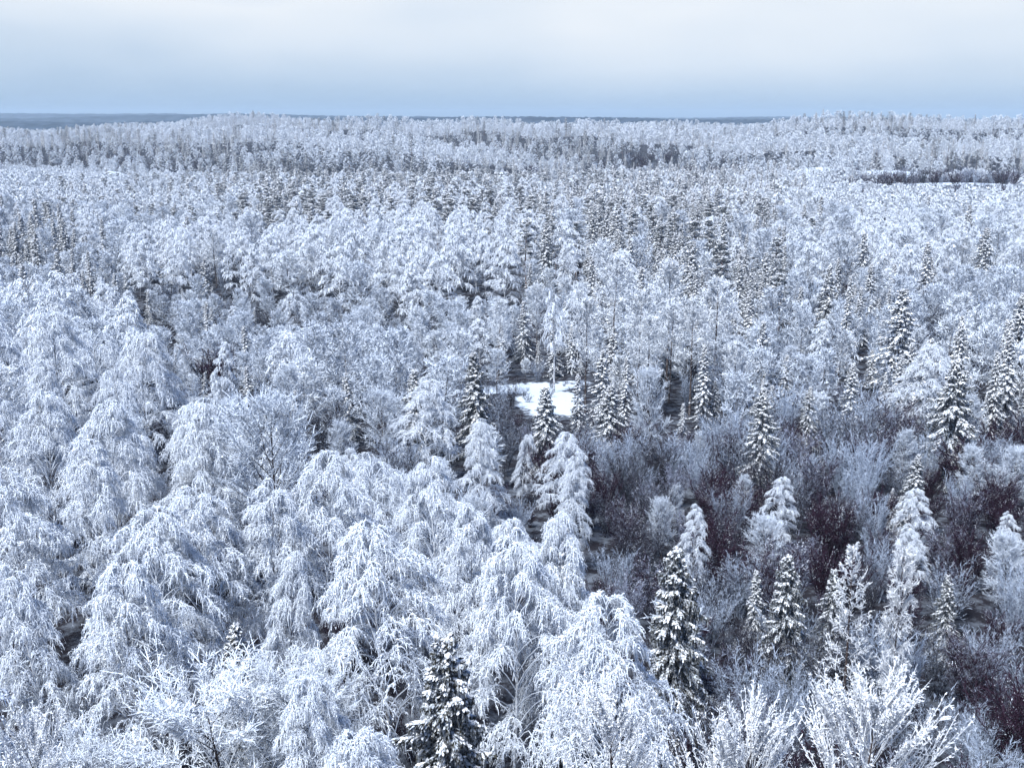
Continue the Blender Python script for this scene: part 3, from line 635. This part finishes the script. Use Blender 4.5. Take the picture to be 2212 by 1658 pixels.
put('spruce', 1790, 570, 15, 'bushy spruce at the foot of the spruce wood', rs=1.2, var=0)
put('aspen', 1325, 548, 24, 'tall bare tree with dark straight trunk and fanned white crown', rs=.95, var=0)
put('aspen', 1450, 558, 23, 'tall fan-crowned frosted tree next to the dark straight trunk', rs=.95, var=1)
put('aspen', 1555, 598, 20, 'round-crowned frosted tree on a bare dark leaning trunk', rs=1.1, var=0)
put('aspen', 1452, 650, 17, 'frosted tree with bare dark stem in front of the fan-crowned pair', rs=1.0, var=1)
put('aspen', 1195, 365, 19, 'pale broom-shaped tree rising from the pine wood', rs=1.2, var=0)
put('aspen', 860, 345, 20, 'white fan-shaped tree above the pines', rs=1.1, var=1)
put('aspen', 460, 488, 17, 'wheel-shaped frosted tree at the front of the middle birch belt', rs=1.2, var=0)
for px, py, H, v, lab in ((1268, 640, 19, 1, 'slim bare-stemmed tree just behind the snowy clearing'), (1382, 622, 20, 1, 'bare-stemmed pale tree between the dark trunk and the fan-crowned one'),
                          (1405, 672, 17, 0, 'slim stem in the dark wood behind the sweeping-boughed spruce'), (1500, 640, 19, 0, 'bare-stemmed pale tree beside the round-crowned one'),
                          (1160, 610, 18, 1, 'pale bare-stemmed tree over the snow-caked spruces of the clearing'), (1075, 640, 17, 0, 'pale bare-stemmed tree at the dim end of the clearing')):
    put('aspen', px, py, H, lab, rs=.85, var=v)
put('brush', 452, 742, 9, 'reddish-brown shrub rising behind the birch stand', rs=1.2)
put('brush', 478, 752, 8, 'lower reddish-brown shrub next to the taller one behind the birch stand', rs=1.2)
put('larch', 1850, 1166, 15, 'white larch with curved rimed boughs on a straight trunk', rs=.8, var=0)
put('poplar', 1950, 1172, 16, 'white columnar tree next to the larch', rs=.6, var=0)
put('rime_tree', 1335, 1480, 20, 'thickly rimed tree with upright shoots below the birch stand', rs=.95, var=0)
put('rime_tree', 1585, 1496, 20, 'thickly rimed bushy tree, middle one of three bright ones', rs=.9, var=1)
put('rime_tree', 1870, 1448, 20.5, 'widest thickly rimed tree, brightest crown of all', rs=1.1, var=1)
put('rime_tree', 60, 1545, 19, 'bright rimed tree in the bottom corner under the birches', rs=.9, var=0)
put('willow', 480, 1410, 16, 'wide frosted willow with fanning rods beneath the birches', rs=1.2, var=0)
put('willow', 600, 1440, 15, 'frosted willow beside the wide one, rods leaning outward', rs=1.0, var=1)
for k, (px, py, H, rs, v, lab) in enumerate([
    (850, 1128, 21, 1.05, 2, 'largest weeping birch in the centre, crown in cascading tufts'),
    (1110, 1168, 20, .95, 0, 'weeping birch with layered tufts next to the big spruce'),
    (1340, 1254, 20, 1.0, 2, 'weeping birch with arched limb tops at the stand corner'),
    (1230, 1120, 20, .9, 3, 'weeping birch behind the arched corner birch'),
    (590, 1186, 18, .75, 3, 'narrow weeping birch standing apart in the dark gap'),
    (430, 1062, 20, 1.0, 0, 'weeping birch above the narrow one, arched branches bared beneath'),
    (420, 868, 21, 1.0, 1, 'tall weeping birch whose trunk leans out of the stand'),
    (700, 985, 20, .95, 4, 'weeping birch at the middle of the stand, beside a leaning trunk'),
    (950, 1000, 19, .95, 0, 'weeping birch behind the largest central one'),
    (1010, 1085, 19, .9, 3, 'smaller weeping birch tucked behind the largest central one'),
    (220, 878, 21, 1.0, 2, 'bulky weeping birch in the side of the stand facing the edge'),
    (95, 835, 21, 1.0, 0, 'weeping birch near the frame edge with white domed tufts'),
    (30, 1010, 20, .95, 4, 'weeping birch cut by the frame edge, tufts like bells'),
    (180, 960, 20, .95, 1, 'weeping birch between the bell-tufted and the domed ones'),
    (310, 1122, 20, 1.05, 4, 'bent weeping birch with a heavy arch of rime'),
    (85, 1232, 19, .8, 3, 'narrow birch like a hooded figure near the frame edge'),
    (250, 1195, 19, 1.0, 1, 'ragged birch with broken white limbs under the bent one'),
    (690, 1470, 17, .8, 0, 'low birch under the dark gap, tufts hanging in columns'),
    (815, 1545, 17, .85, 4, 'low birch at the bottom edge with an arching white limb'),
    (560, 1010, 20, .85, 0, 'weeping birch over the blue gap in the stand'),
    (1500, 1085, 10, .9, 3, 'stunted birch with few white tufts over brown brush'),
    (1230, 975, 13, .85, 3, 'thin birch with purple twigs under snow by the grey conifer'),
    (1045, 905, 15, .85, 1, 'birch with dark reddish twigs at the stand margin'),
    (455, 735, 15, .8, 3, 'reddish-twigged birch above the stand')]):
    put('birch', px, py, H, lab, rs=rs * .86, var=v)
# the bare birch pole by the clearing
x_, y_ = 7.6, 190.0
TREES.append(dict(kind='birch_pole', x=x_, y=y_, H=18.5, zone='landmark', label='thin white birch pole with sparse crown on the snowy clearing', rs=1.0, var=0))
proto('birch_pole', 1, [tree(99, 18, 1.7, cb=0.45, nl=22, nsub=6, ntw=6, twiglets=0, tww=.09, twk=3, limb_k=4, trunk_r=0.15, limb_r=.035, bark='birch_bark', sway=.9)])

CLEAR = [  # picture window x0,x1,y0,y1 and the distance of the open snow seen there: nothing nearer may stand in it
    (1136, 1238, 815, 892, 170), (1080, 1290, 792, 815, 188), (1905, 2185, 382, 393, 700), (1715, 1785, 350, 357, 880), (1865, 1970, 350, 361, 880), (245, 295, 331, 338, 905)]
CLEAR_IN = [False] * len(CLEAR)

def scatter():
    g = np.random.default_rng(2024)
    pts = []
    for y0, y1, sp in ((24, 260, 3.0), (260, 560, 3.6), (560, 860, 4.6), (860, 1850, 7.6)):
        ys = np.arange(y0, y1, sp); 
        for yy in ys:
            hw = yy * 0.50 + 14
            xs = np.arange(-hw, hw, sp)
            px = xs + g.uniform(-.45, .45, len(xs)) * sp; py = yy + g.uniform(-.45, .45, len(xs)) * sp
            pts.append(np.stack([px, py, np.full(len(xs), sp)], -1))
    P = np.concatenate(pts); n = len(P)
    gz = ground(P[:, 0], P[:, 1])
    op = openness(P[:, 0], P[:, 1])
    ok = (op < 0.3) | ((op < 1.01) & (P[:, 1] < 260) & (g.random(n) < 0.30))
    lowest = op >= 0.3
    P, gz, lowest = P[ok], gz[ok], lowest[ok]; n = len(P)
    px, py, dep = project(P[:, 0], P[:, 1], gz + 13)
    zone = np.full(n, len(ZONES))
    for k in range(len(ZONES) - 1, -1, -1):
        zone[inside(px, py, ZONES[k][1])] = k
    # every second pass: the zone again with that zone's own mean height
    mh = np.array([sum(z[3]) / 2 for z in ZONES] + [sum(FAR[3]) / 2])
    px, py, dep = project(P[:, 0], P[:, 1], gz + mh[zone])
    px = px + 60 * np.sin(py / 17 + px / 90) * np.sin(px / 61) + g.normal(0, 1, n) * np.where(py < 560, 55, 20); py = py + g.normal(0, 1, n) * np.clip((py - 259) * 0.045, 1, 16)
    z2 = np.full(n, len(ZONES))
    for k in range(len(ZONES) - 1, -1, -1):
        z2[inside(px, py, ZONES[k][1])] = k
    zone = z2
    zl = ZONES + [FAR]
    def patch(x, y, sc, ph):                                        # smooth patchiness 0..1 over the ground
        return 0.5 + 0.25 * (np.sin(x / sc + ph + 1.7 * np.sin(y / sc * .6 + ph)) + np.sin(y / sc * 1.3 - ph + 1.3 * np.sin(x / sc * .8)))
    big = np.clip(P[:, 1] / 400, 0.5, 2.2)
    con = patch(P[:, 0] / big, P[:, 1] / big, 26, 1.0); tall = patch(P[:, 0] / big, P[:, 1] / big, 33, 4.0); gap = patch(P[:, 0], P[:, 1], 9.5, 2.0)
    cell = {}
    def near(x, y, r):
        ci, cj = int(x // 6), int(y // 6)
        for a in (-1, 0, 1):
            for b in (-1, 0, 1):
                for (X, Y, R_) in cell.get((ci + a, cj + b), ()):
                    if (X - x) ** 2 + (Y - y) ** 2 < (0.5 * (r + R_)) ** 2: return True
        return False
    def mark(x, y, r): cell.setdefault((int(x // 6), int(y // 6)), []).append((x, y, r))
    for t in TREES: mark(t['x'], t['y'], 4.6 if t['kind'] in ('birch', 'aspen', 'rime_tree', 'willow') else 3.2)
    order = g.permutation(n)
    lm = [(t, project(t['x'], t['y'], ground(t['x'], t['y']) + t['H'])) for t in TREES]
    lmx = np.array([a[1][0] for a in lm]); lmy = np.array([a[1][1] for a in lm]); lmd = np.array([a[1][2] for a in lm])
    lmw = np.array([PR[a[0]['kind']] * a[0]['H'] / PH[a[0]['kind']] * a[0]['rs'] for a in lm]) * FPX / lmd
    lmh = np.array([a[0]['H'] for a in lm]) * FPX / lmd
    for i in order:
        x, y, sp = P[i]; zn = zl[zone[i]]
        kinds = list(zn[2]); wts = np.array([zn[2][k] * ((3.0 if con[i] > .62 else .35) if k in ('spruce', 'pine') and zn[0] not in ('spruce_wood', 'spruce_clump', 'pine_wood') else 1) for k in kinds], float)
        under = zn[0] in ('front_birches', 'middle_birches') and gap[i] > 0.79
        under = under or (zn[0] in ('spruce_wood', 'pine_wood', 'mixed_wood', 'hollow_alders', 'glade_trees', 'upper_birches') and gap[i] > 0.80 and y < 620)
        if zn[0] in ('spruce_wood', 'pine_wood', 'upper_birches') and gap[i] > 0.80 and y >= 620: continue
        kind = kinds[int(np.searchsorted(np.cumsum(wts / wts.sum()), g.random()))]
        lo, hi = zn[3]; H = (lo + (hi - lo) * g.random()) * (0.84 + 0.3 * tall[i])
        if kind == 'spruce': H *= g.uniform(0.75, 1.1)
        if kind in ('thicket', 'brush') and zn[0] not in ('dark_patch',): H = min(H, 11) * g.uniform(0.7, 1.0)
        if kind == 'birch' and zn[0] in ('dark_brush',): H = H * 1.15
        rs = g.uniform(0.85, 1.15)
        if under: kind = 'brush' if g.random() < .5 else 'thicket'; H = g.uniform(1.5, 4.5)
        if lowest[i]: kind = 'thicket'; H = g.uniform(0.9, 1.8); rs = 1.6
        rad = {'birch': 8.0, 'alder': 5.9, 'aspen': 5.6, 'willow': 6.4, 'spruce': 4.4, 'pine': 5.0}.get(kind, 2.9) * (H / PH[kind]) ** 0.7 * (1 if y < 860 else 1.35)
        if y > 560: rad *= 1.1
        if y < 130 and kind == 'birch': rad *= 1.1; rs *= 0.84
        bx, by, bd = project(x, y, gz[i]); tx, ty, td = project(x, y, gz[i] + H)
        if by < 240 or ty > 1790: continue
        rp = PR[kind] * H / PH[kind] * FPX / td
        bad = False
        for (x0, x1, y0, y1, dist) in CLEAR:
            if y < dist and x0 - rp * .8 < tx < x1 + rp * .8 and ty < y1 and by > y0:
                Hn = H                                              # lower it until it clears the view of the snow
                mnH = 1.6 if y < 250 else 4.5
                if lowest[i]: break
                while Hn > mnH and project(x, y, gz[i] + Hn)[1] < y1 + 4: Hn *= 0.85
                if Hn <= mnH: bad = True; break
                H = Hn; kind = 'thicket' if H < 9 and y < 250 else kind
                tx, ty, td = project(x, y, gz[i] + H)
        if bad and not lowest[i]: continue
        # keep hand-placed trees in view: a nearer tree may not cover their upper part
        hid = (td < lmd - 1) & (np.abs(tx - lmx) < 0.75 * (lmw + rp)) & (ty < lmy + 0.45 * lmh) & (by > lmy)
        if hid.any():
            need = (lmy + 0.5 * lmh)[hid].max()
            Hn = H
            while Hn > 3 and project(x, y, gz[i] + Hn)[1] < need: Hn *= 0.88
            if Hn <= 4: continue
            if kind in ('birch', 'aspen', 'pine', 'willow') and Hn < 0.62 * H: kind = 'thicket' if Hn < 10 else 'alder'
            H = Hn
        if near(x, y, rad * 0.95): continue
        mark(x, y, rad)
        TREES.append(dict(kind=kind, x=x, y=y, H=H, zone=zn[0], label=None, rs=rs, var=None))
scatter()

def lod_of(kind, d):
    l = 0 if d < 150 else 1 if d < 430 else 2
    have = sorted(PROTO[kind])
    return min(have, key=lambda k: (abs(k - l), k))

# how much of each tree the photograph could show: crowns painted near to far on a coarse grid
def visible():
    W_, H_ = 553, 415
    cov = np.zeros((H_, W_), bool)
    T = sorted(TREES, key=lambda t: t['y'])
    for t in T:
        gz = float(ground(t['x'], t['y'])); k = t['kind']
        tx, ty, td = project(t['x'], t['y'], gz + t['H']); bx, by, bd = project(t['x'], t['y'], gz + t['H'] * 0.25)
        r = PR[k] * t['H'] / PH[k] * t['rs'] * FPX / td * (0.8 if k in ('spruce',) else .9)
        cx, cyy, rx, ry = tx / 4, (ty + by) / 8, max(r / 4, .6), max((by - ty) / 8, .8)
        x0, x1 = int(max(cx - rx, 0)), int(min(cx + rx + 1, W_)); y0, y1 = int(max(cyy - ry, 0)), int(min(cyy + ry + 1, H_))
        t['px'], t['py'], t['dep'] = tx, ty, td
        if x1 <= x0 or y1 <= y0: t['vis'] = 0; continue
        yy, xx = np.mgrid[y0:y1, x0:x1]
        e = ((xx + .5 - cx) / rx) ** 2 + ((yy + .5 - cyy) / ry) ** 2 < 1
        sub = cov[y0:y1, x0:x1]
        t['vis'] = int((e & ~sub).sum()); sub |= e
visible()

# ------------------------------------------------------------------ names, labels, individuals and masses
NAME = {'birch': 'birch_tree', 'birch_pole': 'birch_tree', 'alder': 'alder_tree', 'aspen': 'aspen_tree', 'willow': 'willow_tree', 'rime_tree': 'rimed_tree', 'thicket': 'thicket_shrub', 'brush': 'brush_shrub',
        'spruce': 'spruce_tree', 'pine': 'pine_tree', 'larch': 'larch_tree', 'poplar': 'columnar_tree'}
CAT = {k: ('shrub' if k in ('thicket', 'brush') else 'tree') for k in NAME}
LOOK = {'birch': 'frosted weeping birch', 'alder': 'frosted upright tree', 'aspen': 'tall fan-crowned tree', 'willow': 'frosted willow', 'thicket': 'grey frosted shrub', 'brush': 'dark brown shrub',
        'spruce': 'snowy spruce', 'pine': 'snow-clumped pine'}
PLACE = {'willow_scrub': 'willows under the birches', 'front_birches': 'big birch stand', 'spruce_clump': 'small spruce clump', 'hollow_alders': 'grey hollow', 'middle_birches': 'birch belt behind hollow',
         'pale_wood': 'pale wood', 'dark_patch': 'dark patches before the ridge', 'pine_wood': 'pine wood', 'spruce_wood': 'spruce wood', 'upper_birches': 'birches by the far field',
         'mixed_wood': 'mixed slope', 'glade_trees': 'wood behind clearing', 'grey_thicket': 'grey thicket', 'dark_brush': 'brown brush', 'frosty_scrub': 'frosty scrub',
         'left_alders': 'wood beyond birch stand', 'ridge_wood': 'ridge'}
ONES = 'first second third fourth fifth sixth seventh eighth ninth tenth eleventh twelfth thirteenth fourteenth fifteenth sixteenth seventeenth eighteenth nineteenth'.split()
TENS = {2: ('twentieth', 'twenty'), 3: ('thirtieth', 'thirty'), 4: ('fortieth', 'forty'), 5: ('fiftieth', 'fifty'), 6: ('sixtieth', 'sixty')}
def ordinal(n):
    if n < 20: return ONES[n - 1]
    a, b = divmod(n, 10)
    return TENS[a][0] if b == 0 else f'{TENS[a][1]}-{ONES[b - 1]}'

single, rest = [], {}
CAP = 300
bykind = {}
for t in TREES: bykind.setdefault(t['kind'], []).append(t)
for k, L in bykind.items():
    L.sort(key=lambda t: (t['label'] is None, -t['vis']))
    mn = 3
    for i, t in enumerate(L):
        if t['label'] or (i < CAP and t['vis'] >= mn): single.append(t)
        else: rest.setdefault(k, []).append(t)
# rows: per kind and zone, near to far, each row numbered across
cells = {}
for t in single:
    if not t['label']: cells.setdefault((t['kind'], t['zone']), []).append(t)
for (k, z), L in cells.items():
    L.sort(key=lambda t: -t['py'])
    per = max(4, int(math.ceil(math.sqrt(len(L)) * 1.3)))
    for r in range(0, len(L), per):
        row = sorted(L[r:r + per], key=lambda t: t['px'])
        for j, t in enumerate(row):
            t['label'] = f"{LOOK[k]}, {ordinal(j + 1)} from the left, {ordinal(r // per + 1)} row of {PLACE[z]}"

def rotz(t, g): return g.uniform(0, 6.283)
gr = np.random.default_rng(77)
MESH = {}
def proto_meshes(kind, lod, v):
    key = (kind, lod, v)
    if key not in MESH: MESH[key] = meshes_of(f'{NAME[kind]}_{lod}_{v}', PROTO[kind][lod][v])
    return MESH[key]
def place_single(t):
    k = t['kind']; lod = lod_of(k, t['dep']); n = len(PROTO[k][lod])
    v = (t['var'] if t['var'] is not None else int(gr.integers(0, n))) % n
    ms = proto_meshes(k, lod, v)
    root = bpy.data.objects.new(NAME[k], None); sc.collection.objects.link(root)
    root.empty_display_size = 0.3
    root.location = (t['x'], t['y'], float(ground(t['x'], t['y'])) - 0.15)
    s = t['H'] / PH[k]; root.scale = (s * t['rs'], s * t['rs'], s)
    ln = .055 if k in ('birch', 'alder', 'willow') else .02
    root.rotation_euler = (gr.normal(0, ln), gr.normal(0, ln), gr.uniform(0, 6.283))
    root['label'] = t['label']; root['category'] = CAT[k]
    root['group'] = {'landmark': 'trees that stand out'}.get(t['zone'], f"{'shrubs' if CAT[k] == 'shrub' else 'trees'} of the {PLACE.get(t['zone'], '')}".replace('trees of the willows', 'willows'))
    crown = None
    for part in ('trunk', 'crown', 'snow'):
        if part not in ms: continue
        o = bpy.data.objects.new(part, ms[part]); sc.collection.objects.link(o)
        o.parent = crown if part == 'snow' else root
        if part == 'crown': crown = o
        if part in ('crown', 'snow'): o['kind'] = 'stuff'
for t in single: place_single(t)

MASS = {'birch': ('birch_forest', 'mass of frosted birches filling out the woods'), 'alder': ('alder_forest', 'mass of frosted upright trees filling out the woods'),
        'spruce': ('spruce_forest', 'mass of snowy spruces behind the nearer ones'), 'pine': ('pine_forest', 'mass of snowy pines toward the ridge'),
        'thicket': ('thicket_vegetation', 'grey twig tangle between the shrubs'), 'brush': ('brush_vegetation', 'dark brown twig tangle between the shrubs'),
        'willow': ('willow_vegetation', 'willow growth under the birches'), 'aspen': ('aspen_forest', 'scattered fan-crowned trees in the woods')}
def mass(kind, L):
    col = bpy.data.collections.new(f'{kind}_models'); idx = {}
    names = []
    lods = [l for l in sorted(PROTO[kind]) if l > 0] or [0]
    for lod in lods:
        for v, parts in enumerate(PROTO[kind][lod]):
            nm = f'{kind}_model_{lod}_{v}'
            o = bpy.data.objects.new(nm, merged_of(nm, parts)); col.objects.link(o); idx[(lod, v)] = len(names); names.append(nm)
    assert names == sorted(names)
    n = len(L)
    me = bpy.data.meshes.new(MASS[kind][0]); me.vertices.add(n)
    co = np.array([(t['x'], t['y'], float(ground(t['x'], t['y'])) - .15) for t in L], np.float32)
    me.vertices.foreach_set('co', co.ravel())
    ids, scl, rot = [], [], []
    for t in L:
        lod = max(lod_of(kind, t['dep']), lods[0]); ids.append(idx[(lod, int(gr.integers(0, len(PROTO[kind][lod]))))])
        s = t['H'] / PH[kind]; scl.append((s * t['rs'], s * t['rs'], s)); rot.append((gr.normal(0, .03), gr.normal(0, .03), gr.uniform(0, 6.283)))
    me.attributes.new('model', 'INT', 'POINT').data.foreach_set('value', np.array(ids, np.int32))
    me.attributes.new('size', 'FLOAT_VECTOR', 'POINT').data.foreach_set('vector', np.array(scl, np.float32).ravel())
    me.attributes.new('turn', 'FLOAT_VECTOR', 'POINT').data.foreach_set('vector', np.array(rot, np.float32).ravel())
    o = bpy.data.objects.new(MASS[kind][0], me); sc.collection.objects.link(o)
    o['kind'] = 'stuff'; o['label'] = MASS[kind][1]; o['category'] = 'forest' if 'forest' in MASS[kind][0] else 'undergrowth'
    ng = bpy.data.node_groups.new(MASS[kind][0], 'GeometryNodeTree')
    ng.interface.new_socket('Geometry', in_out='INPUT', socket_type='NodeSocketGeometry')
    ng.interface.new_socket('Geometry', in_out='OUTPUT', socket_type='NodeSocketGeometry')
    gi = N(ng, 'NodeGroupInput'); go = N(ng, 'NodeGroupOutput')
    ci = N(ng, 'GeometryNodeCollectionInfo'); ci.inputs['Collection'].default_value = col
    ci.inputs['Separate Children'].default_value = True; ci.inputs['Reset Children'].default_value = True
    ip = N(ng, 'GeometryNodeInstanceOnPoints'); ip.inputs['Pick Instance'].default_value = True
    def att(name, typ):
        a = N(ng, 'GeometryNodeInputNamedAttribute', data_type=typ); a.inputs['Name'].default_value = name; return a.outputs['Attribute']
    ng.links.new(gi.outputs[0], ip.inputs['Points']); ng.links.new(ci.outputs[0], ip.inputs['Instance'])
    ng.links.new(att('model', 'INT'), ip.inputs['Instance Index'])
    er = N(ng, 'FunctionNodeEulerToRotation'); ng.links.new(att('turn', 'FLOAT_VECTOR'), er.inputs[0])
    ng.links.new(er.outputs[0], ip.inputs['Rotation'])
    ng.links.new(att('size', 'FLOAT_VECTOR'), ip.inputs['Scale'])
    ng.links.new(ip.outputs[0], go.inputs[0])
    md = o.modifiers.new('wood', 'NODES'); md.node_group = ng
for k, L in rest.items(): mass(k, L)

# ------------------------------------------------------------------ winter air
def haze():
    m = bpy.data.materials.new('winter_haze'); m.use_nodes = True
    t = m.node_tree; t.nodes.clear()
    o = N(t, 'ShaderNodeOutputMaterial'); v = N(t, 'ShaderNodeVolumePrincipled')
    v.inputs['Color'].default_value = (0.70, 0.85, 1.0, 1); v.inputs['Density'].default_value = 0.00009; v.inputs['Anisotropy'].default_value = 0.0
    t.links.new(v.outputs[0], o.inputs['Volume'])
    x0, x1, y0, y1, z0, z1 = -9600, 9600, -9600, 9600, -40, 130
    V = np.array([(x, y, z) for x in (x0, x1) for y in (y0, y1) for z in (z0, z1)], float)
    q = np.array([(0, 1, 3, 2), (4, 6, 7, 5), (0, 4, 5, 1), (2, 3, 7, 6), (0, 2, 6, 4), (1, 5, 7, 3)])
    mb = MB(); mb.add(V, q)
    ob = bpy.data.objects.new('haze', make_mesh('haze', [(mb, m)])); sc.collection.objects.link(ob)
    ob['kind'] = 'stuff'; ob['label'] = 'thin blue winter haze over the whole forest'
haze()
print('TREES', len(TREES), 'single', len(single), 'rest', {k: len(v) for k, v in rest.items()}, 'loops', sum(len(m.loops) for m in bpy.data.meshes))
for k in bykind: print(k, len(bykind[k]), sum(1 for t in single if t['kind'] == k))
